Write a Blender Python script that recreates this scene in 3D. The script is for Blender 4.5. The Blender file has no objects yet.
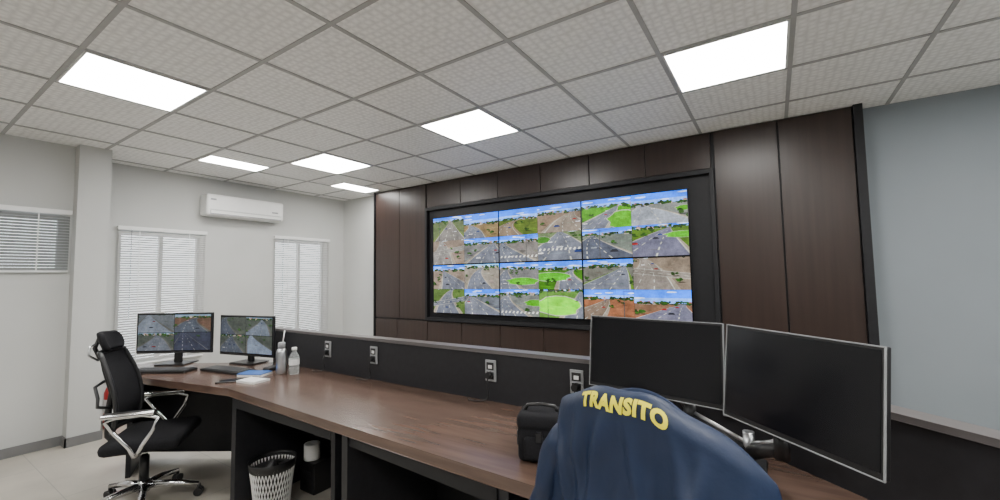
import bpy, bmesh, math, random
from mathutils import Vector, Matrix
random.seed(4)
sc=bpy.context.scene
# ---------------------------------------------------------------- materials
def nt(name):
    m=bpy.data.materials.new(name); m.use_nodes=True
    n=m.node_tree; p=n.nodes['Principled BSDF']; return m,n,p
def pm(name,col,rough=.5,metal=0,var=.06,scale=12,bump=0,bscale=200,stretch=(1,1,1),spec=.5,**k):
    m,n,p=nt(name)
    tc=n.nodes.new('ShaderNodeTexCoord'); mp=n.nodes.new('ShaderNodeMapping'); mp.inputs['Scale'].default_value=stretch
    n.links.new(tc.outputs['Object'],mp.inputs[0])
    no=n.nodes.new('ShaderNodeTexNoise'); no.inputs['Scale'].default_value=scale; no.inputs['Detail'].default_value=6
    n.links.new(mp.outputs[0],no.inputs[0])
    r=n.nodes.new('ShaderNodeValToRGB')
    r.color_ramp.elements[0].position=.3; r.color_ramp.elements[1].position=.7
    r.color_ramp.elements[0].color=[c*(1-var) for c in col]+[1]
    r.color_ramp.elements[1].color=[min(1,c*(1+var)) for c in col]+[1]
    n.links.new(no.outputs[0],r.inputs[0]); n.links.new(r.outputs[0],p.inputs['Base Color'])
    p.inputs['Roughness'].default_value=rough; p.inputs['Metallic'].default_value=metal
    p.inputs['Specular IOR Level'].default_value=spec
    if bump:
        n2=n.nodes.new('ShaderNodeTexNoise'); n2.inputs['Scale'].default_value=bscale
        n.links.new(tc.outputs['Object'],n2.inputs[0])
        b=n.nodes.new('ShaderNodeBump'); b.inputs['Strength'].default_value=bump; b.inputs['Distance'].default_value=.002
        n.links.new(n2.outputs[0],b.inputs['Height']); n.links.new(b.outputs[0],p.inputs['Normal'])
    return m
def emis(name,col,s):
    m,n,p=nt(name); p.inputs['Base Color'].default_value=(*col,1)
    p.inputs['Emission Color'].default_value=(*col,1); p.inputs['Emission Strength'].default_value=s
    return m
WALL=pm('wall_paint',(.52,.525,.51),.7,var=.02,scale=3,bump=.15,bscale=60)
WALLB=pm('wall_paint_grey',(.235,.265,.29),.7,var=.03,scale=2,bump=.15,bscale=60)
WHITE=pm('white_plastic',(.78,.78,.77),.35,var=.02)
GREYP=pm('grey_plastic',(.3,.31,.32),.4)
DGREY=pm('dark_grey_plastic',(.06,.062,.066),.35)
BLACK=pm('black_plastic',(.012,.012,.013),.4,var=.1)
BLACKG=pm('black_gloss',(.006,.006,.008),.16,var=.1,spec=.35)
LAM=pm('black_laminate',(.012,.012,.014),.5,var=.12,scale=30,spec=.3)
CHAR=pm('charcoal_laminate',(.020,.020,.023),.45,var=.12,scale=30,spec=.35)
CAP=pm('edge_cap',(.11,.10,.10),.35)
CHROME=pm('chrome',(.75,.75,.77),.15,1)
ALU=pm('aluminium',(.55,.56,.58),.3,1)
FABK=pm('black_fabric',(.012,.012,.014),.9,var=.3,scale=150,bump=.5,bscale=500,spec=.2)
WOODV=pm('wood_panel_vertical',(.031,.019,.0155),.34,var=.18,scale=2.2,stretch=(12,12,.5),spec=.45)
WOODH=pm('desk_wood',(.100,.062,.047),.24,var=.22,scale=3.2,stretch=(.8,9,9),spec=.55)
SKIRT=pm('baseboard_grey',(.16,.16,.16),.5)
METALB=pm('tbar_metal',(.38,.38,.38),.5)
BLIND=None
def blindmat(name,col,tr):
    m,n,p=nt(name); p.inputs['Base Color'].default_value=(*col,1); p.inputs['Roughness'].default_value=.5
    t=n.nodes.new('ShaderNodeBsdfTranslucent'); t.inputs[0].default_value=(*col,1)
    mx=n.nodes.new('ShaderNodeMixShader'); mx.inputs[0].default_value=tr
    n.links.new(p.outputs[0],mx.inputs[1]); n.links.new(t.outputs[0],mx.inputs[2])
    n.links.new(mx.outputs[0],n.nodes['Material Output'].inputs[0]); return m
BLIND=blindmat('blind_slat_white',(.48,.475,.46),.08)
BLIND2=blindmat('blind_slat_grey',(.20,.21,.21),.03)
def glassmat():
    m=bpy.data.materials.new('window_glass'); m.use_nodes=True; n=m.node_tree; n.nodes.clear()
    o=n.nodes.new('ShaderNodeOutputMaterial'); t=n.nodes.new('ShaderNodeBsdfTransparent'); g=n.nodes.new('ShaderNodeBsdfGlossy')
    g.inputs['Roughness'].default_value=.03; mx=n.nodes.new('ShaderNodeMixShader'); mx.inputs[0].default_value=.06
    n.links.new(t.outputs[0],mx.inputs[1]); n.links.new(g.outputs[0],mx.inputs[2]); n.links.new(mx.outputs[0],o.inputs[0]); return m
GLASS=glassmat()
def clearmat():
    m,n,p=nt('clear_plastic'); p.inputs['Base Color'].default_value=(.9,.95,.95,1); p.inputs['Roughness'].default_value=.05
    p.inputs['Transmission Weight'].default_value=.8; p.inputs['IOR'].default_value=1.2; return m
CLEAR=clearmat()
def ceilmat():
    m,n,p=nt('ceiling_tile_vinyl'); tc=n.nodes.new('ShaderNodeTexCoord')
    v=n.nodes.new('ShaderNodeTexVoronoi'); v.inputs['Scale'].default_value=23; v.inputs['Randomness'].default_value=.3; v.distance='CHEBYCHEV'
    n.links.new(tc.outputs['Object'],v.inputs[0])
    no=n.nodes.new('ShaderNodeTexNoise'); no.inputs['Scale'].default_value=30; no.inputs['Detail'].default_value=3
    n.links.new(tc.outputs['Object'],no.inputs[0])
    ml=n.nodes.new('ShaderNodeMath'); ml.operation='MULTIPLY'; ml.inputs[1].default_value=.5; n.links.new(no.outputs[0],ml.inputs[0])
    mx=n.nodes.new('ShaderNodeMath'); mx.operation='ADD'
    n.links.new(v.outputs['Distance'],mx.inputs[0]); n.links.new(ml.outputs[0],mx.inputs[1])
    r=n.nodes.new('ShaderNodeValToRGB'); r.color_ramp.elements[0].position=.35; r.color_ramp.elements[1].position=.8
    r.color_ramp.elements[0].color=(.97,.965,.95,1); r.color_ramp.elements[1].color=(.76,.755,.74,1)
    n.links.new(mx.outputs[0],r.inputs[0]); n.links.new(r.outputs[0],p.inputs['Base Color'])
    b=n.nodes.new('ShaderNodeBump'); b.inputs['Strength'].default_value=.6; b.inputs['Distance'].default_value=.006
    n.links.new(v.outputs['Distance'],b.inputs['Height']); n.links.new(b.outputs[0],p.inputs['Normal'])
    p.inputs['Roughness'].default_value=.4; return m
CEIL=ceilmat()
def floormat():
    m,n,p=nt('floor_porcelain'); tc=n.nodes.new('ShaderNodeTexCoord')
    br=n.nodes.new('ShaderNodeTexBrick'); br.offset=0; br.inputs['Scale'].default_value=1
    br.inputs['Brick Width'].default_value=.8; br.inputs['Row Height'].default_value=.8; br.inputs['Mortar Size'].default_value=.003
    br.inputs['Color1'].default_value=(.40,.37,.32,1); br.inputs['Color2'].default_value=(.42,.39,.34,1); br.inputs['Mortar'].default_value=(.28,.27,.24,1)
    n.links.new(tc.outputs['Object'],br.inputs[0])
    no=n.nodes.new('ShaderNodeTexNoise'); no.inputs['Scale'].default_value=4; no.inputs['Detail'].default_value=8
    n.links.new(tc.outputs['Object'],no.inputs[0])
    mx=n.nodes.new('ShaderNodeMix'); mx.data_type='RGBA'; mx.blend_type='OVERLAY'; mx.inputs[0].default_value=.25
    n.links.new(br.outputs[0],mx.inputs[6]); n.links.new(no.outputs[0],mx.inputs[7]); n.links.new(mx.outputs[2],p.inputs['Base Color'])
    p.inputs['Roughness'].default_value=.3; return m
FLOOR=floormat()
LIGHT=emis('led_panel_light',(1,.985,.95),33)
def feedmat():
    m,n,p=nt('lcd_picture'); a=n.nodes.new('ShaderNodeVertexColor'); a.layer_name='Col'
    tc=n.nodes.new('ShaderNodeTexCoord')
    def noi(sc_,lo,hi,det):
        no=n.nodes.new('ShaderNodeTexNoise'); no.inputs['Scale'].default_value=sc_; no.inputs['Detail'].default_value=det; no.inputs['Roughness'].default_value=.7
        n.links.new(tc.outputs['Object'],no.inputs[0])
        mr=n.nodes.new('ShaderNodeMapRange'); mr.inputs['From Min'].default_value=.3; mr.inputs['From Max'].default_value=.7; mr.inputs['To Min'].default_value=lo; mr.inputs['To Max'].default_value=hi
        n.links.new(no.outputs[0],mr.inputs[0]); return mr
    a1=noi(9,.6,1.35,3); a2=noi(60,.75,1.25,8)
    mu=n.nodes.new('ShaderNodeMath'); mu.operation='MULTIPLY'; n.links.new(a1.outputs[0],mu.inputs[0]); n.links.new(a2.outputs[0],mu.inputs[1])
    mx=n.nodes.new('ShaderNodeVectorMath'); mx.operation='SCALE'
    n.links.new(a.outputs[0],mx.inputs[0]); n.links.new(mu.outputs[0],mx.inputs['Scale'])
    n.links.new(mx.outputs[0],p.inputs['Emission Color']); p.inputs['Emission Strength'].default_value=1.9
    p.inputs['Base Color'].default_value=(.01,.01,.01,1); p.inputs['Roughness'].default_value=.3; p.inputs['Specular IOR Level'].default_value=.2; return m
FEED=feedmat()
# ---------------------------------------------------------------- mesh builder
class B:
    def __init__(s): s.bm=bmesh.new(); s.m=[]
    def mi(s,m):
        if m not in s.m: s.m.append(m)
        return s.m.index(m)
    def _fin(s,old,m,bev=0,seg=2,M=None,smooth=False):
        fs=[f for f in s.bm.faces if f not in old]; i=s.mi(m)
        for f in fs: f.material_index=i; f.smooth=smooth
        vs=list({v for f in fs for v in f.verts})
        if M is not None: bmesh.ops.transform(s.bm,matrix=M,verts=vs)
        if bev:
            es=list({e for f in fs for e in f.edges})
            bmesh.ops.bevel(s.bm,geom=es,offset=bev,segments=seg,affect='EDGES',profile=.5)
    def box(s,x0,y0,z0,x1,y1,z1,m,bev=0,seg=2,M=None,smooth=False):
        old=set(s.bm.faces)
        v=[s.bm.verts.new(p) for p in [(x0,y0,z0),(x1,y0,z0),(x1,y1,z0),(x0,y1,z0),(x0,y0,z1),(x1,y0,z1),(x1,y1,z1),(x0,y1,z1)]]
        for q in [(3,2,1,0),(4,5,6,7),(0,1,5,4),(1,2,6,5),(2,3,7,6),(3,0,4,7)]: s.bm.faces.new([v[i] for i in q])
        s._fin(old,m,bev,seg,M,smooth)
    def prism(s,poly,z0,z1,m,bev=0,M=None):
        old=set(s.bm.faces)
        a=[s.bm.verts.new((x,y,z0)) for x,y in poly]; b=[s.bm.verts.new((x,y,z1)) for x,y in poly]
        s.bm.faces.new(a[::-1]); s.bm.faces.new(b); n=len(poly)
        for i in range(n): s.bm.faces.new([a[i],a[(i+1)%n],b[(i+1)%n],b[i]])
        s._fin(old,m,bev,2,M)
    def cyl(s,p0,p1,r0,r1,m,seg=20,cap=True):
        old=set(s.bm.faces); p0=Vector(p0); p1=Vector(p1); d=(p1-p0).normalized()
        u=d.orthogonal().normalized(); w=d.cross(u)
        A=[];Bv=[]
        for i in range(seg):
            a=2*math.pi*i/seg; o=u*math.cos(a)+w*math.sin(a)
            A.append(s.bm.verts.new(p0+o*r0)); Bv.append(s.bm.verts.new(p1+o*r1))
        for i in range(seg): s.bm.faces.new([A[i],A[(i+1)%seg],Bv[(i+1)%seg],Bv[i]])
        i=s.mi(m)
        for f in s.bm.faces:
            if f not in old: f.material_index=i; f.smooth=True
        if cap:
            for q in (A[::-1],Bv): f=s.bm.faces.new(q); f.material_index=i
    def tube(s,pts,r,m,seg=10,ell=None,closed=False):
        P=[Vector(p) for p in pts]; rings=[]; i=s.mi(m); n=len(P); prev=None
        for k,p in enumerate(P):
            if closed: t=(P[(k+1)%n]-P[k-1]).normalized()
            else: t=(P[min(k+1,n-1)]-P[max(k-1,0)]).normalized()
            if prev is None: u=t.orthogonal().normalized()
            else: u=(prev-t*prev.dot(t)).normalized()
            prev=u; w=t.cross(u); rr=r[k] if isinstance(r,(list,tuple)) else r
            rings.append([s.bm.verts.new(p+(u*math.cos(2*math.pi*j/seg)+w*math.sin(2*math.pi*j/seg))*rr) for j in range(seg)])
        for k in range(n if closed else n-1):
            a=rings[k]; b=rings[(k+1)%n]
            for j in range(seg):
                f=s.bm.faces.new([a[j],a[(j+1)%seg],b[(j+1)%seg],b[j]]); f.material_index=i; f.smooth=True
        if not closed:
            for q in (rings[0][::-1],rings[-1]): f=s.bm.faces.new(q); f.material_index=i
    def grid(s,nx,ny,fn,m,smooth=True):
        i=s.mi(m)
        V=[[s.bm.verts.new(fn(a/nx,b/ny)) for a in range(nx+1)] for b in range(ny+1)]
        for b in range(ny):
            for a in range(nx):
                f=s.bm.faces.new([V[b][a],V[b][a+1],V[b+1][a+1],V[b+1][a]]); f.material_index=i; f.smooth=smooth
    def lathe(s,c,prof,m,seg=28,cap=True):
        i=s.mi(m); R=[]
        for r,z in prof: R.append([s.bm.verts.new((c[0]+r*math.cos(2*math.pi*j/seg),c[1]+r*math.sin(2*math.pi*j/seg),c[2]+z)) for j in range(seg)])
        for k in range(len(R)-1):
            for j in range(seg):
                f=s.bm.faces.new([R[k][j],R[k][(j+1)%seg],R[k+1][(j+1)%seg],R[k+1][j]]); f.material_index=i; f.smooth=True
        if cap:
            for q in (R[0][::-1],R[-1]): f=s.bm.faces.new(q); f.material_index=i
    def done(s,name,parent=None,M=None):
        bmesh.ops.recalc_face_normals(s.bm,faces=s.bm.faces)
        me=bpy.data.meshes.new(name); s.bm.to_mesh(me); s.bm.free()
        for m in s.m: me.materials.append(m)
        o=bpy.data.objects.new(name,me); sc.collection.objects.link(o)
        if parent: o.parent=parent
        if M is not None: o.matrix_world=M
        return o
def root(name,loc=(0,0,0),rz=0,rx=0):
    e=bpy.data.objects.new(name,None); sc.collection.objects.link(e); e.location=loc; e.rotation_euler=(rx,0,rz); e.empty_display_size=.1; return e
# ---------------------------------------------------------------- room
ZC=2.66
XL=-5.71; XR=3.0; YB=-3.0; YF=4.19
b=B(); b.box(XL-.3,YB-.2,-.1,XR+.2,YF+.2,0,FLOOR); b.done('floor')
b=B(); b.box(XL-.3,YB-.2,ZC,XR+.2,YF+.2,ZC+.1,CEIL); b.done('ceiling')
b=B(); b.box(XL-.2,YF,0,XR+.2,YF+.15,ZC,WALLB); b.box(XL-.2,YF-.004,0,-4.84,YF,ZC,WALL); b.done('wall_front')
b=B(); b.box(XR,YB,0,XR+.15,YF,ZC,WALLB); b.done('wall_right')
b=B(); b.box(XL-.2,YB-.15,0,XR+.15,YB,ZC,WALL); b.done('wall_back')
W1=(1.47,2.23,.54,1.97); W2=(3.10,3.89,.54,1.985); W3=(.12,.99,1.51,2.03)
b=B(); t=XL-.15; st=1.25
b.box(t,st,0,XL,W1[0],ZC,WALL); b.box(t,W1[1],0,XL,W2[0],ZC,WALL); b.box(t,W2[1],0,XL,YF,ZC,WALL)
for w in (W1,W2): b.box(t,w[0],0,XL,w[1],w[2],WALL); b.box(t,w[0],w[3],XL,w[1],ZC,WALL)
XS=-5.30
b.box(t,1.03,0,-5.17,st,ZC,WALL)
b.box(XS-.15,YB,0,XS,W3[0],ZC,WALL); b.box(XS-.15,W3[0],0,XS,1.03,W3[2],WALL); b.box(XS-.15,W3[0],W3[3],XS,1.03,ZC,WALL); b.box(XS-.15,W3[1],W3[2],XS,1.03,W3[3],WALL)
b.done('wall_left')
b=B(); b.box(XS,YB,0,XS+.012,1.03,.08,SKIRT); b.box(-5.17,1.018,0,-5.158,st+.012,.08,SKIRT); b.box(XS,1.018,0,-5.158,1.03,.08,SKIRT)
b.box(XL,st,0,-5.17,st+.012,.08,SKIRT); b.box(XL,st+.012,0,XL+.012,YF,.08,SKIRT); b.done('baseboard_left')
b=B(); b.box(.62,YF-.012,0,XR,YF,.08,SKIRT); b.done('baseboard_front')
# ceiling grid + lights
gx=[.14+.632*k for k in range(-9,5)]; gy=[.59+.617*j for j in range(-5,6)]
b=B()
for x in gx:
    if x>XL: b.box(x-.012,YB,ZC-.005,x+.012,YF,ZC,METALB)
for y in gy: b.box(XL,y-.012,ZC-.0052,XR,y+.012,ZC-.0002,METALB)
b.done('trim_ceiling_grid')
cells=[(-7,3),(-4,3),(-1,3),(2,3),(-6,0),(0,0),(3,0),(-8,2),(-8,4),(-6,-3),(-3,-3),(0,-3),(3,-3)]
for k,j in cells:
    x0=.14+.632*k+.014; x1=x0+.632-.028; y0=.59+.617*j+.014; y1=y0+.617-.028
    if k==-8:
        x1=-4.60
        if j==4: y0+=.30; y1+=.30
    r=root('ceiling_light_panel',((x0+x1)/2,(y0+y1)/2,ZC))
    hx=(x1-x0)/2; hy=(y1-y0)/2; f=.012
    b=B(); b.box(-hx+f,-hy+f,-.006,hx-f,hy-f,-.001,LIGHT); b.done('diffuser',r)
    b=B()
    b.box(-hx,-hy,-.009,hx,-hy+f,-.0005,WHITE); b.box(-hx,hy-f,-.009,hx,hy,-.0005,WHITE)
    b.box(-hx,-hy+f,-.009,-hx+f,hy-f,-.0005,WHITE); b.box(hx-f,-hy+f,-.009,hx,hy-f,-.0005,WHITE); b.done('frame',r)
# windows & blinds
def window(i,X,w,mat,tilt,wtop=.04):
    y0,y1,z0,z1=w
    r=root('window_%d'%i,(X,(y0+y1)/2,z0)); h=(y1-y0)/2; H=z1-z0
    b=B(); f=.035
    for q in ((-h,-h+f,0,H),(h-f,h,0,H),(-h+f,h-f,0,f),(-h+f,h-f,H-f,H),(-.02,.02,f,H-f)): b.box(-.13,q[0],q[2],-.09,q[1],q[3],ALU)
    b.box(-.112,-h+f,f,-.108,h-f,H-f,GLASS); b.done('frame',r)
    b=B(); b.box(-.15,-h,0,-.0,h,.002,WHITE); b.done('sill',r)
    r2=root('venetian_blind',(X,(y0+y1)/2,z0)); b=B()
    n=int(H/.026); a=math.radians(tilt)
    for k in range(n):
        z=.03+(H-.06)*k/(n-1)
        M=Matrix.Translation((.022,0,z))@Matrix.Rotation(a,4,'Y')
        b.box(-.0125,-h-.02,-.0004,.0125,h+.02,.0004,mat,M=M)
    b.done('slats',r2)
    b=B(); b.box(.001,-h-.03,H-.005,.042,h+.03,H+.035,WHITE,bev=.004); b.box(.006,-h-.02,.0,.036,h+.02,.016,WHITE,bev=.003)
    for yy in (-h*.6,h*.6): b.box(.036,yy-.004,.01,.037,yy+.004,H,WHITE)
    b.cyl((.05,-h+.08,H),(.05,-h+.08,H*.35),.004,.004,CLEAR,8); b.done('rails_and_cords',r2)
window(1,XL,W1,BLIND,50); window(2,XL,W2,BLIND,50); window(3,XS,W3,BLIND2,66)
# ---------------------------------------------------------------- wood panel wall
r=root('wood_panel_wall',(0,0,0)); PY=4.06
b=B(); b.box(-4.82,4.085,0.001,.57,YF-.001,ZC-.001,LAM)
b.box(.555,4.04,0.001,.61,YF-.001,ZC-.001,LAM); b.box(-4.83,4.045,0.001,-4.81,YF-.001,ZC-.001,LAM); b.done('backing',r)
b=B(); g=.004
def pan(x0,x1,z0,z1): b.box(x0+g,PY-.0,z0+g,x1-g,4.084,z1-g,WOODV,bev=.002)
zt=2.655
pan(-4.80,-4.315,.86,zt); pan(-4.315,-3.82,.86,zt)
s6=(3.38)/6
for k in range(6): pan(-3.80+k*s6,-3.80+(k+1)*s6,2.33,zt)
for k in range(-2,6):
    x0=-3.80+k*s6 if k>-2 else -4.80
    x1=-3.80+(k+1)*s6 if k>-2 else -4.365
    pan(x0,x1,.40,.85); pan(x0,x1,.02,.40)
pan(-.395,.075,.02,zt); pan(.08,.55,.02,zt)
b.done('panels',r)
b=B()
b.box(-3.815,4.03,.86,-3.78,4.084,2.325,LAM,bev=.002); b.box(-.435,4.03,.86,-.40,4.084,2.325,LAM,bev=.002)
b.box(-3.78,4.03,2.285,-.435,4.084,2.325,LAM,bev=.002); b.box(-3.78,4.03,.86,-.435,4.084,.90,LAM,bev=.002); b.done('video_wall_surround',r)
# ---------------------------------------------------------------- camera feeds
def clip(poly):
    def cl(P,ax,lim,sg):
        out=[]
        for i in range(len(P)):
            a=P[i-1]; c=P[i]; da=(a[ax]-lim)*sg; dc=(c[ax]-lim)*sg
            if (da>=0)!=(dc>=0):
                t=da/(da-dc); out.append((a[0]+(c[0]-a[0])*t,a[1]+(c[1]-a[1])*t))
            if dc>=0: out.append(c)
        return out
    for ax,lim,sg in ((0,0,1),(0,1,-1),(1,0,1),(1,1,-1)):
        poly=cl(poly,ax,lim,sg)
        if len(poly)<3: return None
    return poly
class Feed:
    def __init__(s): s.v=[];s.f=[];s.c=[]
    def view(s,x0,z0,x1,z1,y,sp,seed,step=.000012):
        R=random.Random(seed); L=[0]
        def add(poly,col,raw=False):
            p=clip(poly)
            if not p: return
            l=sum(col)/3; gn=sp.get('gain',1); col=tuple(max(0,l+(c-l)*1.45)**1.35*1.02*gn for c in col)
            L[0]+=1; k=len(s.v); yy=y-step*L[0]
            s.v+=[(x0+(x1-x0)*a,yy,z0+(z1-z0)*c) for a,c in p]; s.f.append(list(range(k,k+len(p)))); s.c.append(col)
        def jit(c,a=.2):
            k=R.uniform(1-a,1+a); return tuple(q*k*R.uniform(.94,1.06) for q in c)
        def blob(cx,cz,rx,rz,col,n=9,rough=.3):
            add([(cx+rx*R.uniform(1-rough,1+rough)*math.cos(a*2*math.pi/n),cz+rz*R.uniform(1-rough,1+rough)*math.sin(a*2*math.pi/n)) for a in range(n)],col)
        dim=sp.get('sky')=='d'
        sky={'b':(.08,.36,1.0),'w':(.45,.72,1.0),'d':(.3,.36,.42)}[sp.get('sky','b')]
        hz=sp.get('hz',.75); vx=sp.get('vx',.5); gr=sp.get('g',(.28,.27,.26)); rd=sp.get('r',(.22,.23,.26))
        add([(0,0),(1,0),(1,1),(0,1)],gr)
        add([(0,hz),(1,hz),(1,1),(0,1)],sky)
        add([(0,hz),(1,hz),(1,hz+(1-hz)*.4),(0,hz+(1-hz)*.4)],tuple(c*.6+.35 for c in sky) if not dim else sky)
        if not dim:
            for i in range(3): blob(R.random(),hz+(1-hz)*R.uniform(.3,.9),R.uniform(.05,.15),.02,(.8,.88,.95))
        # ground patches (flattened towards horizon)
        for i in range(26):
            t=R.random()**.7; cz=hz*t*.97; k=1-t*.85
            blob(R.uniform(-.05,1.05),cz,.17*k*R.uniform(.5,1.3),.05*k*R.uniform(.5,1.3),jit(gr,.28))
        # far buildings and trees
        for i in range(9):
            bx=R.random(); w=R.uniform(.03,.08); h=R.uniform(.03,.08); c=jit((.42,.38,.34),.3)
            add([(bx,hz-.04),(bx+w,hz-.04),(bx+w,hz+h*.6),(bx,hz+h*.6)],c); add([(bx-.005,hz+h*.6),(bx+w+.005,hz+h*.6),(bx+w*.8,hz+h),(bx+w*.2,hz+h)],jit((.40,.20,.13),.3))
        for i in range(34): blob(R.random(),hz+R.uniform(-.035,.05),R.uniform(.02,.055),R.uniform(.015,.05),jit((.045,.085,.03),.5),7,.4)
        bl,br=sp.get('rb',(-.1,.9))
        def strip(bl,br,vx,bend,ext=0,n=7):
            o=[]
            for i in range(n+1):
                t=i/n; q=1-(1-t)**1.6
                c=(bl+br)/2*(1-t)+vx*t+bend*math.sin(math.pi*t)*.5
                o.append((c,(hz-.02)*q,((br-bl)/2+ext)*(1-q)**1.0+.02))
            return o
        bend=sp.get('bend',R.uniform(-.35,.35))
        st=strip(bl,br,vx,bend); se=strip(bl,br,vx,bend,.12)
        def poly(pts,col): 
            for a,c in zip(pts[:-1],pts[1:]): add([(a[0]-a[2],a[1]),(a[0]+a[2],a[1]),(c[0]+c[2],c[1]),(c[0]-c[2],c[1])],col)
        poly(se,sp.get('verge',(.36,.33,.29))); poly([(x,z,w*1.05) for x,z,w in st],(.5,.5,.47) if not dim else (.2,.2,.2)); poly(st,rd)
        for i in range(10):
            k=R.randrange(len(st)-1); x,z,w=st[k]; blob(x+R.uniform(-.7,.7)*w,z+.02,w*.3,.02,jit(rd,.18))
        if 'cross' in sp:
            c=sp['cross']; sl_=sp.get('slope',.08); add([(0,c-.08),(1,c-.08+sl_),(1,c+.10+sl_),(0,c+.10)],(.5,.5,.47)); add([(0,c-.07),(1,c-.07+sl_),(1,c+.09+sl_),(0,c+.09)],rd)
            for k in range(7): add([(k*.15,c+sl_*k*.15),(k*.15+.08,c+sl_*(k*.15+.08)),(k*.15+.08,c+.012+sl_*(k*.15+.08)),(k*.15,c+.012+sl_*k*.15)],(.55,.55,.5))
        for qq in (-.33,.33):
            for a,c in zip(st[:-1],st[1:]):
                m0=(a[0]+a[2]*qq,a[1]); m1=(a[0]*.5+c[0]*.5+(a[2]+c[2])*.5*qq,(a[1]+c[1])/2); lw=.022*a[2]
                add([(m0[0]-lw,m0[1]),(m0[0]+lw,m0[1]),(m1[0]+lw*.8,m1[1]),(m1[0]-lw*.8,m1[1])],(.55,.55,.52) if not dim else (.3,.3,.31))
        if 'zebra' in sp:
            for k in range(10):
                u=.02+k*.10; c=sp['zebra']; add([(u,c),(u+.045,c),(u+.065,c+.08),(u+.025,c+.08)],(.75,.75,.72))
        if 'grass' in sp:
            gx_,gz_,ga,gb=sp['grass']; gc=sp.get('gcol',(.18,.46,.06))
            pts=[(gx_+ga*math.cos(a*.42)*(1+.15*math.sin(3*a)),gz_+gb*math.sin(a*.42)) for a in range(15)]
            add([(gx_+(x-gx_)*1.06,gz_+(z-gz_)*1.08) for x,z in pts],(.5,.48,.44)); add(pts,gc)
            for i in range(14):
                a=R.uniform(0,6.28); q=R.uniform(0,.75); blob(gx_+ga*q*math.cos(a),gz_+gb*q*math.sin(a),ga*.18,gb*.14,jit(gc,.2))
        for i in range(5):   # trees at the roadside with shadows
            s_=R.choice((-1,1)); k=R.randrange(1,len(st)-1); x,z,w=st[k]; cx=x+s_*(w+.05+R.uniform(0,.25)); sz=.03+.10*(w)
            blob(cx+sz*.6,z,sz*1.1,sz*.3,tuple(c*.4 for c in gr))
            for q in range(6): blob(cx+R.uniform(-.7,.7)*sz,z+sz*R.uniform(.6,1.7),sz*.5,sz*.5,jit((.05,.10,.03),.5),7,.35)
        for i in range(sp.get('cars',3)+1):
            k=R.randrange(1,len(st)-1); x,z,w_=st[k]; cx=x+R.choice((-.6,0,.6))*w_; cz=z+R.uniform(0,.05); w=.11*w_+.012; h=w*.8
            col=R.choice([(.8,.8,.8),(.05,.05,.06),(.35,.05,.04),(.35,.37,.4),(.75,.76,.78),(.05,.08,.2)])
            if dim: col=tuple(c*.6 for c in col)
            add([(cx-w*1.1,cz-h*.2),(cx+w*1.3,cz-h*.15),(cx+w*1.2,cz+h*.1),(cx-w,cz+h*.1)],(.04,.04,.05))
            add([(cx-w,cz),(cx+w,cz),(cx+w,cz+h*.7),(cx-w,cz+h*.7)],col)
            add([(cx-w*.8,cz+h*.7),(cx+w*.8,cz+h*.7),(cx+w*.55,cz+h*1.25),(cx-w*.55,cz+h*1.25)],tuple(c*.8 for c in col))
            add([(cx-w*.65,cz+h*.72),(cx+w*.65,cz+h*.72),(cx+w*.45,cz+h*1.12),(cx-w*.45,cz+h*1.12)],(.03,.04,.05))
        if sp.get('pole'):
            px=sp['pole']; add([(px,0),(px+.02,0),(px+.015,.97),(px+.005,.97)],(.12,.12,.12)); add([(px,.93),(px+.3,.96),(px+.3,.975),(px,.955)],(.12,.12,.12))
    def done(s,name,parent):
        me=bpy.data.meshes.new(name); me.from_pydata(s.v,[],s.f); me.materials.append(FEED)
        a=me.color_attributes.new('Col','FLOAT_COLOR','CORNER'); i=0
        for f,c in zip(s.f,s.c):
            for _ in f: a.data[i].color=(*c,1); i+=1
        o=bpy.data.objects.new(name,me); sc.collection.objects.link(o); o.parent=parent
        return o
PINK=(.29,.25,.22); GY=(.22,.22,.22); GN=(.09,.19,.04)
vw=root('video_wall',(0,0,0))
sx0,sx1,sz0,sz1=-3.67,-.615,.96,2.175; dw=(sx1-sx0)/3; dh=(sz1-sz0)/2
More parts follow.
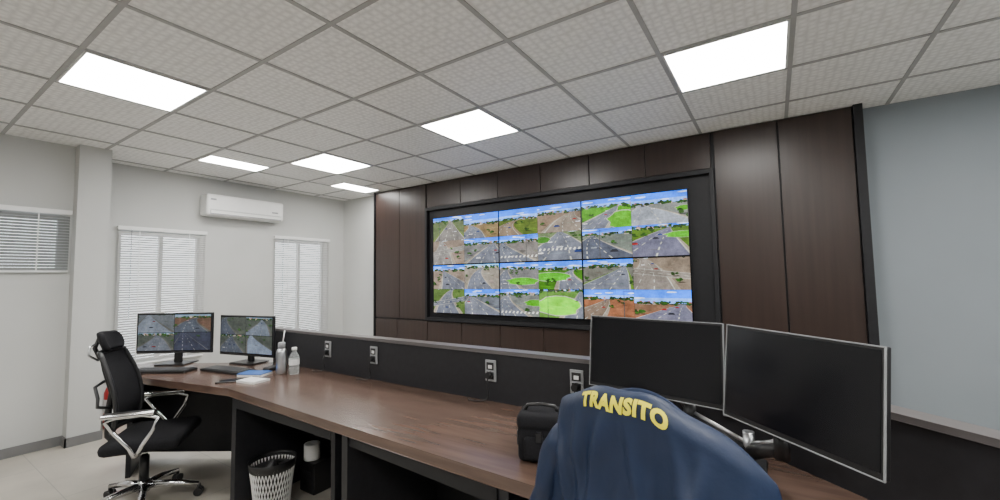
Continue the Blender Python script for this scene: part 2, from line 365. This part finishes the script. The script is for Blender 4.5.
S={ # (row from top, col): 4 views TL TR BL BR
 (0,0):[dict(g=(.16,.19,.12),verge=(.2,.24,.12),hz=.82,rb=(.1,1),vx=.6,pole=.2,r=(.24,.23,.22)),dict(g=(.26,.21,.14),hz=.58,rb=(-.3,.6),vx=.1,bend=.3,verge=(.3,.25,.18),cars=2),dict(g=PINK,hz=1.06,rb=(-.2,.6),vx=.2,r=(.30,.29,.28),cross=.45,slope=.2),dict(g=GY,hz=.78,vx=.9,rb=(.1,1.3))],
 (0,1):[dict(g=(.13,.17,.06),hz=.62,rb=(-.3,.5),vx=.6,bend=-.3,r=(.26,.22,.18),verge=(.28,.23,.18)),dict(g=(.27,.22,.18),hz=.7,rb=(.2,1.4),vx=.9,r=(.28,.25,.22)),dict(g=(.24,.23,.22),hz=.76,zebra=.15,pole=.7,vx=.1),dict(g=(.18,.22,.14),hz=1.05,zebra=.35,vx=.5,rb=(-.5,1.4),cars=4,grass=(.1,.75,.2,.12),gcol=(.1,.22,.06))],
 (0,2):[dict(g=(.13,.30,.05),hz=.74,vx=.75,bend=.25,rb=(-.25,.45),verge=(.42,.40,.36),grass=(.85,.25,.3,.3),gcol=(.16,.38,.06)),dict(g=(.24,.25,.24),hz=.66,rb=(-.6,1.1),vx=.1,r=(.38,.40,.43),cars=2,grass=(.95,.45,.15,.08),gcol=(.12,.28,.05)),dict(g=(.2,.22,.2),hz=.80,vx=.25,rb=(-.4,1.1),r=(.14,.15,.18),cars=4,pole=.35),dict(g=(.13,.20,.06),hz=.9,vx=.7,rb=(-.7,1.0),bend=.1,r=(.20,.20,.25),grass=(.9,.65,.3,.1),cars=3)],
 (1,0):[dict(g=PINK,hz=.78,rb=(.3,1.3),vx=.3),dict(g=(.32,.30,.27),hz=.88,rb=(.1,.8),vx=.6,bend=-.3,sky='w'),dict(g=(.13,.18,.08),hz=1.04,rb=(.1,.8),vx=.7,cross=.35,slope=.25,cars=4,r=(.2,.21,.24)),dict(g=(.18,.19,.21),hz=.74,vx=.15,rb=(-.2,1.1),cars=4)],
 (1,1):[dict(g=GY,hz=.78,grass=(.6,.3,.4,.14),gcol=(.16,.42,.05),rb=(-.2,.5),vx=.2,cars=2),dict(g=GN,hz=.72,grass=(.3,.45,.45,.16),gcol=(.14,.40,.05),rb=(.5,1.2),vx=.85,cars=2),dict(g=(.22,.23,.22),hz=.82,rb=(-.2,.7),vx=.3,cars=4,zebra=.1,grass=(.9,.5,.25,.12),gcol=(.14,.36,.05)),dict(g=(.16,.26,.1),hz=.95,grass=(.45,.42,.5,.34),gcol=(.32,.72,.04),rb=(.6,1.4),vx=.95,cars=1,pole=.2)],
 (1,2):[dict(g=(.2,.2,.18),hz=.78,rb=(-.2,.9),vx=.85,bend=.2,cars=3,verge=(.16,.24,.08)),dict(g=(.27,.235,.20),hz=1.05,rb=(-.3,.7),vx=.1,r=(.28,.26,.24),cars=3,cross=.6,slope=-.2),dict(g=(.29,.17,.12),hz=.70,rb=(-.6,.3),vx=.5,bend=.3,r=(.24,.20,.17),cars=1,pole=.8),dict(g=(.24,.17,.13),hz=.58,rb=(-.1,1.2),vx=.9,r=(.22,.22,.27),cars=3,verge=(.32,.15,.10))]}
fd=Feed(); b=B()
for (rw,cl_),views in S.items():
    x0=sx0+cl_*dw; z1=sz1-rw*dh; z0=z1-dh; x1=x0+dw
    b.box(x0+.001,4.035,z0+.001,x1-.001,4.083,z1-.001,BLACKG)
    e=.008; mx_=(x0+x1)/2; mz=(z0+z1)/2; q=.001
    for i,(a0,a1,c0,c1) in enumerate([(x0+e,mx_-q,mz+q,z1-e),(mx_+q,x1-e,mz+q,z1-e),(x0+e,mx_-q,z0+e,mz-q),(mx_+q,x1-e,z0+e,mz-q)]):
        fd.view(a0,c0,a1,c1,4.0345,views[i],rw*100+cl_*10+i)
b.done('display_panels',vw); fd.done('camera_pictures',vw)
# ---------------------------------------------------------------- air conditioner
r=root('air_conditioner',(XL,2.64,2.19))
b=B(); b.box(.001,-.46,0,.2,.46,.255,WHITE,bev=.03,seg=5,smooth=True); b.done('body',r)
b=B(); b.box(.17,-.42,.012,.203,.42,.02,GREYP); b.box(.150,-.42,.02,.2035,.42,.062,WHITE,bev=.004); b.box(.198,-.43,.066,.2015,.43,.070,GREYP); b.box(.2,.30,.10,.2025,.38,.118,GREYP); b.box(.2,-.42,.18,.2015,-.36,.20,GREYP)
for k in range(8): b.box(.05+.015*k,-.42,.253,.055+.015*k,.42,.2565,GREYP)
b.done('louver_and_grille',r)
# ---------------------------------------------------------------- workstation
ws=root('control_room_desk',(0,0,0))
b=B(); b.prism([(-3.93,1.06),(-2.83,1.27),(-.275,1.18),(.735,.36),(1.139,.859),(-.1,1.868),(-3.40,1.868),(-4.38,1.26)],.705,.75,WOODH,bev=.003); b.done('desktop',ws)
b=B(); P=[(-3.45,1.87),(-.1,1.87),(1.14,.86),(1.18,.91),(-.08,1.93),(-3.45,1.93)]
b.prism(P,0.001,1.0,CHAR); b.done('partition',ws)
b=B(); P2=[(-3.455,1.862),(-.103,1.862),(1.135,.853),(1.185,.915),(-.077,1.938),(-3.455,1.938)]
b.prism(P2,1.0,1.02,CAP,bev=.002); b.done('partition_cap',ws)
b=B()
def board(p,q,t,z0,z1,m):
    p=Vector(p);q=Vector(q);d=(q-p).normalized();n=Vector((-d.y,d.x))*t/2
    b.prism([tuple(p+n),tuple(p-n),tuple(q-n),tuple(q+n)],z0,z1,m)
board((-2.83,1.30),(-2.90,1.865),.04,.001,.704,CHAR)
board((-1.70,1.26),(-1.70,1.865),.04,.001,.704,CHAR); board((-1.80,1.27),(-1.80,1.865),.03,.001,.704,LAM)
board((-.80,1.22),(-.80,1.865),.04,.001,.704,CHAR)
board((-3.42,1.85),(-4.30,1.30),.03,.06,.704,LAM); board((-4.32,1.29),(-3.98,1.12),.03,.001,.704,LAM)
board((.72,.40),(1.10,.86),.04,.001,.704,CHAR)
board((-2.8,1.29),(-1.82,1.28),.02,.64,.704,LAM); board((-1.68,1.28),(-.82,1.22),.02,.64,.704,LAM)
b.done('leg_panels',ws)
# sockets
for sx in (-2.71,-2.22,-1.29,-.80,-.46,-.16):
    r=root('power_socket',(sx,1.868,.91)); b=B()
    b.box(-.034,-.008,-.056,.034,0,.056,GREYP,bev=.003); b.box(-.025,-.011,-.046,.025,-.007,-.003,BLACK,bev=.002); b.box(-.025,-.011,.003,.025,-.007,.046,BLACK,bev=.002); b.box(-.012,-.0125,.012,.012,-.0105,.030,WHITE)
    b.done('plate',r)
    if sx<-.7:
        b=B(); b.cyl((0,-.04,-.02),(0,-.009,-.02),.016,.018,BLACK,14)
        b.tube([(0,-.03,-.03),(0,-.045,-.06),(.006,-.04,-.10),(.0,-.025,-.13),(-.02,-.03,-.152),(-.07,-.06,-.155),(-.12,-.05,-.155)],.0035,BLACK,8)
        b.done('plug_and_cable',r)
# ---------------------------------------------------------------- monitors
def monitor(name,c,th,w,h,views=None,stand=True,zdesk=.75,seed=0,tilt=0):
    zb=zdesk if stand else c[2]
    r=root(name,(c[0],c[1],zb),th,tilt); zc=c[2]-zb
    b=B(); b.box(-w/2,0,zc-h/2,w/2,.018,zc+h/2,BLACK,bev=.003); b.box(-w*.36,.016,zc-h*.32,w*.36,.04,zc+h*.3,BLACK,bev=.01)
    b.done('housing',r)
    b=B(); e=.009; b.box(-w/2+e,-.0015,zc-h/2+e*1.8,w/2-e,.0005,zc+h/2-e,BLACKG)
    e2=.0025
    if not stand:
        b.box(-w/2,-.002,zc+h/2-e2,w/2,.003,zc+h/2+.0005,GREYP); b.box(-w/2-.0005,-.002,zc-h/2,-w/2+e2,.003,zc+h/2,GREYP); b.box(w/2-e2,-.002,zc-h/2,w/2+.0005,.003,zc+h/2,GREYP); b.box(-w/2,-.002,zc-h/2-.0005,w/2,.003,zc-h/2+e2,GREYP)
    b.done('screen',r)
    if views:
        f=Feed(); x0=-w/2+.014; x1=w/2-.014; z0=zc-h/2+.024; z1=zc+h/2-.014; mx=(x0+x1)/2; mz=(z0+z1)/2; q=.002
        for i,(a0,a1,c0,c1) in enumerate([(x0,mx-q,mz+q,z1),(mx+q,x1,mz+q,z1),(x0,mx-q,z0,mz-q),(mx+q,x1,z0,mz-q)]):
            if views[i]: f.view(a0,c0,a1,c1,-.002,views[i],seed+i)
        f.done('camera_pictures',r)
    if stand:
        b=B(); b.box(-.03,.04,.01,.03,.06,zc,BLACK,bev=.004); b.box(-.12,-.05,0.0005,.12,.12,.012,BLACK,bev=.004); b.done('stand',r)
    return r
D=lambda **k: dict(dict(sky='d',r=(.12,.13,.15),g=(.11,.12,.11),verge=(.15,.15,.14),gain=.75),**k)
monitor('computer_monitor',(-4.05,1.40,1.0),math.radians(33.2),.61,.32,[D(vx=.3,r=(.24,.26,.29),g=(.17,.18,.19),hz=1.04),D(vx=.7,g=(.16,.12,.10),hz=.85),D(vx=.5,hz=.9,r=(.18,.19,.21)),D(vx=.2,g=(.08,.085,.11),r=(.08,.085,.11),verge=(.08,.085,.11),cars=0,hz=1.05)],seed=900)
monitor('computer_monitor',(-3.56,1.71,.97),math.radians(12),.60,.32,[D(vx=.3,hz=1.04,rb=(-.3,.6)),D(vx=.6,r=(.20,.22,.25),hz=.9),D(vx=.5,hz=.95,cars=5),D(vx=.2,r=(.26,.29,.34),hz=1.04,rb=(.1,1.2))],seed=950)
def edge_mon(p,q,zc,h):
    p=Vector(p);q=Vector(q);d=q-p; th=math.atan2(d.y,d.x); c=(p+q)/2
    return monitor('computer_monitor',(c.x,c.y,zc),th,d.length,h,stand=False,tilt=math.radians(-6)),c,th
m1,c1,t1=edge_mon((-.70,1.79),(-.165,1.685),1.08,.30)
m2,c2,t2=edge_mon((-.155,1.622),(.195,1.285),1.085,.30)
r=root('monitor_arm_stand',(-.10,1.68,.75)); b=B()
b.box(-.05,-.05,.0005,.05,.05,.02,BLACK,bev=.005); b.cyl((0,0,.02),(0,0,.12),.018,.018,ALU)
def arm(c,th):
    n=Vector((math.sin(th),-math.cos(th),0)); t=Vector((c.x,c.y,1.08))-n*.052-Vector((-.10,1.68,.75))
    mid=Vector((t.x*.6,t.y*.6,.12))
    b.tube([(0,0,.05),tuple(mid),],[.024,.02],BLACK,12); b.tube([(0,0,.078),tuple(mid+Vector((0,0,.022)))],.008,ALU,8)
    b.cyl(mid-Vector((0,0,.03)),mid+Vector((0,0,.05)),.022,.022,BLACK)
    b.tube([tuple(mid+Vector((0,0,.03))),tuple(t)],[.02,.018],DGREY,12)
arm(c1,t1); arm(c2,t2); b.done('arms',r)
# ---------------------------------------------------------------- office chair
def chair(loc,th,head=True,backtop=.98,yo=0,W0=.20):
    r=root('office_chair',(loc[0],loc[1],0),th)
    b=B()
    for k in range(5):
        a=2*math.pi*k/5+.3; c,s_=math.cos(a),math.sin(a)
        b.tube([(c*.03,s_*.03,.115),(c*.16,s_*.16,.105),(c*.30,s_*.30,.075)],[.024,.02,.014],CHROME,10)
    b.cyl((0,0,.08),(0,0,.15),.035,.03,CHROME); b.done('star_base',r)
    b=B()
    for k in range(5):
        a=2*math.pi*k/5+.3; c,s_=math.cos(a),math.sin(a); x,y=c*.30,s_*.30
        for o in (-.014,.014): b.cyl((x-s_*(o-.009),y+c*(o-.009),.026),(x-s_*(o+.009),y+c*(o+.009),.026),.0255,.0255,BLACK,18)
        b.cyl((x,y,.04),(x,y,.075),.01,.01,BLACK,10)
    b.done('casters',r)
    b=B(); b.cyl((0,0,.15),(0,0,.30),.026,.026,BLACK); b.cyl((0,0,.30),(0,0,.36),.016,.016,CHROME); b.box(-.09,-.11,.345,.09,.10,.385,BLACK,bev=.01); b.cyl((.09,.0,.37),(.2,.02,.365),.006,.006,BLACK,8); b.done('gas_lift',r)
    b=B(); b.box(-.235,-.19+yo*.5,.385,.235,.25,.46,FABK,bev=.034,seg=5,smooth=True); b.done('seat',r)
    def back(u,v,z0=.50,z1=backtop,W=W0,off=0):
        x=(u-.5)*2; t=v; w=W*(1-.22*t**3)*(1-.12*(1-t)**3)
        z=z0+(z1-z0)*t
        y=-.20-.10*t+.035*math.sin(t*math.pi)*1.0 +.045*x*x+off+yo
        if t<.25: y+= -.02*(1-t/.25)
        return (x*w,y,z)
    b=B(); b.grid(16,20,back,FABK); o=b.done('backrest_mesh',r); m=o.modifiers.new('s','SOLIDIFY'); m.thickness=.012
    b=B(); loop=[back(u/10,0) for u in range(11)]+[back(1,v/12) for v in range(1,13)]+[back(1-u/10,1) for u in range(1,11)]+[back(0,1-v/12) for v in range(1,12)]
    b.tube(loop,.013,BLACK,10,closed=True)
    b.tube([(0,-.08,.37),(0,-.20+yo,.38),(0,-.26+yo,.45),(0,-.265+yo,.60),(0,-.25+yo,.72),(0,-.29+yo,.86),(0,-.315+yo,backtop)],[.022,.022,.02,.018,.016,.014,.012],BLACK,12)
    b.tube([(.0,-.25+yo,.62),(.12,-.27+yo,.66),(.165,-.25+yo,.72),(.12,-.285+yo,.78),(0,-.295+yo,.79),(-.12,-.285+yo,.78),(-.165,-.25+yo,.72),(-.12,-.27+yo,.66)],.009,DGREY,8,closed=True)
    b.done('back_frame',r)
    if head:
        b=B()
        def hd(u,v):
            x=(u-.5)*2; t=(v-.5)*2; k=(1-.25*abs(t)**3)
            return (x*.115*k,-.30-.02*t+.05*x*x+yo,1.045+.06*t*(1-.12*x*x))
        b.grid(14,8,hd,FABK); o=b.done('headrest',r); m=o.modifiers.new('s','SOLIDIFY'); m.thickness=.03; m.offset=0
        m=o.modifiers.new('b','SUBSURF'); m.levels=1; m.render_levels=1
        b=B(); b.tube([(0,-.315+yo,.93),(0,-.345+yo,1.0),(0,-.325+yo,1.06)],.012,BLACK,10)
        b.tube([(.06,-.30+yo,.93),(.10,-.33+yo,.97),(.08,-.335+yo,1.02),(0,-.34+yo,1.03),(-.08,-.335+yo,1.02),(-.10,-.33+yo,.97),(-.06,-.30+yo,.93)],.006,ALU,8); b.done('headrest_stem',r)
    for s_ in (-1,1):
        b=B(); X=s_*.265
        b.tube([(s_*.19,.04,.375),(X,.04,.385),(X+s_*.010,.02,.44),(X+s_*.010,-.05,.53),(X+s_*.005,-.10,.60),(X,-.05,.622),(X,.08,.622),(X,.15,.60),(X+s_*.006,.13,.53),(X+s_*.010,.08,.45),(X,.05,.39)],.0115,CHROME if head else BLACK,10)
        b.box(X-.032,-.12,.622,X+.032,.14,.648,BLACK,bev=.011,seg=4,smooth=True); b.done('armrest',r)
    return r
chair((-3.44,1.05),math.radians(-36),yo=.07,W0=.185)
CH2=(-.172,1.156); TH2=math.radians(-14)
chair(CH2,TH2,head=False,backtop=1.09)
# ---------------------------------------------------------------- jacket
NAVY=pm('navy_nylon',(.009,.020,.055),.5,var=.15,scale=8,bump=.3,bscale=90,spec=.4); YEL=pm('yellow_print',(.88,.78,.02),.6,var=.04)
j=root('jacket',(CH2[0],CH2[1],0),TH2)
JR=.032; YC=-.295
def WF(v): return .232+.105*min(abs(v)/.45,1)
def ridge(x,c,w): return math.exp(-((x-c)/w)**2)
def JS(u,v,off=0):
    a=abs(v); W=WF(v)*(1 if u<0 else .955)
    zr=1.172-.075*abs(u)**2.2-(.022*u+.018*u*u if u>0 else .006*u); pin=1-abs(u)**8
    lim=math.pi*JR/2; sg=1 if v>0 else -1
    rr=JR+off
    if a<lim: t=a/JR; y=-sg*rr*math.sin(t); z=zr+off-rr*(1-math.cos(t))
    else:
        d=a-lim; y=-sg*(rr+.05*d); z=zr-JR-d
    f=min(max(a-.05,0)/.10,1)
    fo=.020*ridge(u+.9*v,.62,.055)+.018*ridge(u-.8*v,-.62,.055)+.014*ridge(u+1.5*v,.95,.045)+.014*ridge(u-1.6*v,-.98,.045)
    fo+=.014*ridge(u-.12*math.sin(9*v),.28,.06)+.014*ridge(u+.10*math.sin(8*v),-.22,.055)+.010*ridge(u-.9*v,-.1,.05)
    fo+=.004*math.sin(9*u+3)+.004*math.sin(21*u+8*v)+.004*math.sin(34*v+6*u)
    y+= -sg*f*fo
    return (u*W,YC+.05*u*u+y*pin,z+.003*math.sin(11*u)*(1-f*.5))
b=B(); b.grid(130,140,lambda u,v:JS(u*2-1,-.36+.98*v),NAVY)
o=b.done('body_cloth',j); m=o.modifiers.new('s','SOLIDIFY'); m.thickness=.003; m.offset=-1
for s_ in (-1,1):
    b=B()
    def sl(u,v,s_=s_):
        a=u*2*math.pi; rr=.060-.012*v; cx=s_*((.185 if s_<0 else .168)+(.145 if s_<0 else .120)*v**.6); cy=YC+.035-.02*v; cz=(1.08 if s_<0 else 1.06)-.10*v-.47*v
        rr*= (min(v/.12,1))**.5 if v<.12 else 1
        w=1+.08*math.sin(14*v+2*a)+.06*math.sin(34*v-3*a)
        return (cx+rr*w*math.cos(a)*.8,cy+rr*w*math.sin(a)*.85,cz+rr*.3*math.cos(a)*-s_)
    b.grid(28,60,sl,NAVY); b.lathe((s_*(.33 if s_<0 else .288),YC+.015,.48),[(.036,0),(.038,.015),(.036,.03)],NAVY,cap=False)
    b.done('sleeve',j)
b=B(); b.grid(30,8,lambda u,v:((u-.5)*.22-.02,YC+.04+.02*math.sin(math.pi*u)-.012*math.sin(v*3.1)*1,1.11+.054*v*math.sin(math.pi*(.12+.76*u))),NAVY); o=b.done('collar',j)
m=o.modifiers.new('s','SOLIDIFY'); m.thickness=.006
# lettering
cu=bpy.data.curves.new('t','FONT'); cu.body='TRANSITO'; cu.size=.042; cu.offset=.0024; cu.align_x='CENTER'; cu.space_character=1.1; cu.resolution_u=4
to=bpy.data.objects.new('t',cu); sc.collection.objects.link(to); bpy.context.view_layer.update()
me=bpy.data.meshes.new_from_object(to.evaluated_get(bpy.context.evaluated_depsgraph_get())); bpy.data.objects.remove(to)
bm=bmesh.new(); bm.from_mesh(me); bmesh.ops.triangulate(bm,faces=bm.faces)
for _ in range(3):
    es=[e for e in bm.edges if e.calc_length()>.006]; bmesh.ops.subdivide_edges(bm,edges=es,cuts=1); bmesh.ops.triangulate(bm,faces=bm.faces)
xs=[v.co.x for v in bm.verts]; wd=max(xs)-min(xs)
for v in bm.verts:
    x=v.co.x*.200/wd-.024; vv=.054-v.co.y*.95; W=WF(vv)*(1 if x<0 else .955)
    v.co=Vector(JS(x/W,max(vv,.002),.003))
me2=bpy.data.meshes.new('lettering'); bm.to_mesh(me2); me2.materials.append(YEL)
o=bpy.data.objects.new('lettering',me2); sc.collection.objects.link(o); o.parent=j
# ---------------------------------------------------------------- small things
r=root('camera_bag',(-.74,1.39,.75),math.radians(20)); b=B()
b.box(-.08,-.06,0.0005,.08,.07,.14,FABK,bev=.02,seg=4,smooth=True); b.box(-.084,-.066,.11,.084,.076,.168,FABK,bev=.022,seg=4,smooth=True)
b.box(-.055,-.08,.015,.055,-.055,.095,FABK,bev=.012,seg=3,smooth=True); b.tube([(-.06,0,.165),(-.05,0,.185),(0,0,.19),(.05,0,.185),(.06,0,.165)],.007,BLACK,8)
b.box(-.012,-.084,.08,.012,-.064,.115,BLACK,bev=.003); b.box(-.0865,-.03,.05,-.081,.03,.10,DGREY,bev=.002)
b.done('bag',r)
r=root('trash_bin',(-2.675,1.46,0)); b=B(); n=40; H=.30
for k in range(n):
    a=2*math.pi*k/n
    for dz in (0,1):
        a2=a+(.5 if dz else -.5); b.cyl((.10*math.cos(a),.10*math.sin(a),.02),(.128*math.cos(a2),.128*math.sin(a2),H-.03),.0028,.0028,WHITE,6,cap=False)
b.lathe((0,0,0),[(.098,.002),(.102,.002),(.106,.04),(.102,.04),(.098,.008)],WHITE,36); b.lathe((0,0,0),[(.122,H-.05),(.128,H-.05),(.136,H),(.132,H+.003),(.126,H-.01)],BLACK,36,cap=False); b.lathe((0,0,0),[(.09,.01),(.118,.25)],BLACK,36)
b.done('basket',r)
b=B(); b.grid(20,6,lambda u,v:((.10*v)*math.cos(u*6.283)*(1+.1*math.sin(9*u)),(.10*v)*math.sin(u*6.283),H-.02-.05*v+.02*math.sin(13*u+4*v)),BLACK); b.done('bin_liner',r)
r=root('voltage_stabilizer',(-2.66,1.765,0)); b=B(); b.box(-.08,-.085,.001,.08,.085,.20,BLACK,bev=.008); b.box(-.05,-.087,.1,.05,-.084,.14,CHAR); b.done('case',r)
r=root('paper_roll',(-2.68,1.73,.20)); b=B(); b.lathe((0,0,0),[(.05,.001),(.052,.004),(.052,.10),(.05,.103),(.02,.103),(.02,.06)],WHITE); b.done('roll',r)
# desk stuff
r=root('thermos_bottle',(-2.95,1.66,.75)); b=B(); b.lathe((0,0,0),[(.034,.0005),(.036,.005),(.036,.15),(.03,.17),(.022,.178)],ALU); b.lathe((0,0,.178),[(.025,0),(.025,.035),(.02,.042)],GREYP); b.cyl((.01,0,.21),(.0,.02,.30),.004,.004,WHITE,8); b.done('bottle',r)
r=root('water_bottle',(-2.86,1.70,.75)); b=B(); b.lathe((0,0,0),[(.030,.0005),(.034,.006),(.034,.05),(.031,.055),(.034,.06),(.034,.12),(.014,.155),(.014,.17)],CLEAR); b.lathe((0,0,.165),[(.017,0),(.017,.02)],WHITE); b.lathe((0,0,0),[(.0345,.065),(.0347,.105)],WHITE,cap=False); b.done('bottle',r)
def keyboard(loc,th):
    r=root('keyboard',loc,math.radians(th)); b=B(); b.box(-.21,-.065,.0005,.21,.065,.018,BLACK,bev=.004)
    for i in range(15):
        for k in range(5): b.box(-.198+.0265*i,-.055+.0225*k,.017,-.175+.0265*i,-.036+.0225*k,.024,DGREY,bev=.002,seg=1)
    b.done('keys',r)
keyboard((-3.80,1.25,.75),33); keyboard((-3.38,1.50,.75),10)
BLUE=pm('blue_cover',(.03,.12,.4),.4)
r=root('notebook',(-3.07,1.54,.75),math.radians(25)); b=B(); b.box(-.09,-.06,.0005,.09,.06,.016,WHITE); b.box(-.092,-.062,.016,.092,.062,.02,BLUE); b.done('pages',r)
r=root('mobile_phone',(-3.03,1.36,.75),math.radians(50)); b=B(); b.box(-.075,-.037,.0005,.075,.037,.009,BLACKG,bev=.003); b.done('body',r)
r=root('paper_notepad',(-2.89,1.44,.75),math.radians(10)); b=B(); b.box(-.08,-.06,.0005,.08,.06,.014,WHITE); b.box(-.08,.05,.0135,.08,.06,.016,BLACK); b.done('sheets',r)
r=root('computer_mouse',(-3.13,1.68,.75),.3); b=B(); b.box(-.03,-.05,.0005,.03,.05,.03,BLACK,bev=.014,seg=4,smooth=True); b.done('shell',r)
REDM=pm('extinguisher_red',(.5,.02,.02),.3)
r=root('fire_extinguisher',(-5.50,1.42,0)); b=B(); b.lathe((0,0,0),[(.07,.001),(.075,.02),(.075,.34),(.06,.39),(.025,.42),(.02,.44)],REDM); b.cyl((0,0,.44),(0,0,.47),.02,.02,ALU); b.box(-.015,-.01,.46,.11,.01,.48,BLACK,bev=.003); b.box(-.015,-.01,.49,.11,.01,.505,BLACK,bev=.003)
b.tube([(.02,0,.45),(-.07,0,.44),(-.10,0,.36),(-.085,0,.2),(-.085,0,.1)],.009,BLACK,8); b.lathe((0,0,0),[(.0757,.15),(.0757,.28)],WHITE,cap=False); b.done('cylinder',r)
# ---------------------------------------------------------------- world
w=bpy.data.worlds.new('sky'); sc.world=w; w.use_nodes=True; n=w.node_tree; bg=n.nodes['Background']
bg.inputs[0].default_value=(.9,.95,1,1); bg.inputs[1].default_value=3.5
# ---------------------------------------------------------------- camera
cam=bpy.data.cameras.new('camera'); co=bpy.data.objects.new('camera',cam); sc.collection.objects.link(co)
cam.sensor_width=36; cam.lens=36*.418; cam.clip_start=.02
X=Vector((640,37,418)).normalized(); Y=Vector((274,-22,-418)); Y=(Y-X*Y.dot(X)).normalized(); Z=X.cross(Y)
co.matrix_world=Matrix.Translation((0,0,1.41))@Matrix((X,Y,Z)).to_4x4()
sc.camera=co
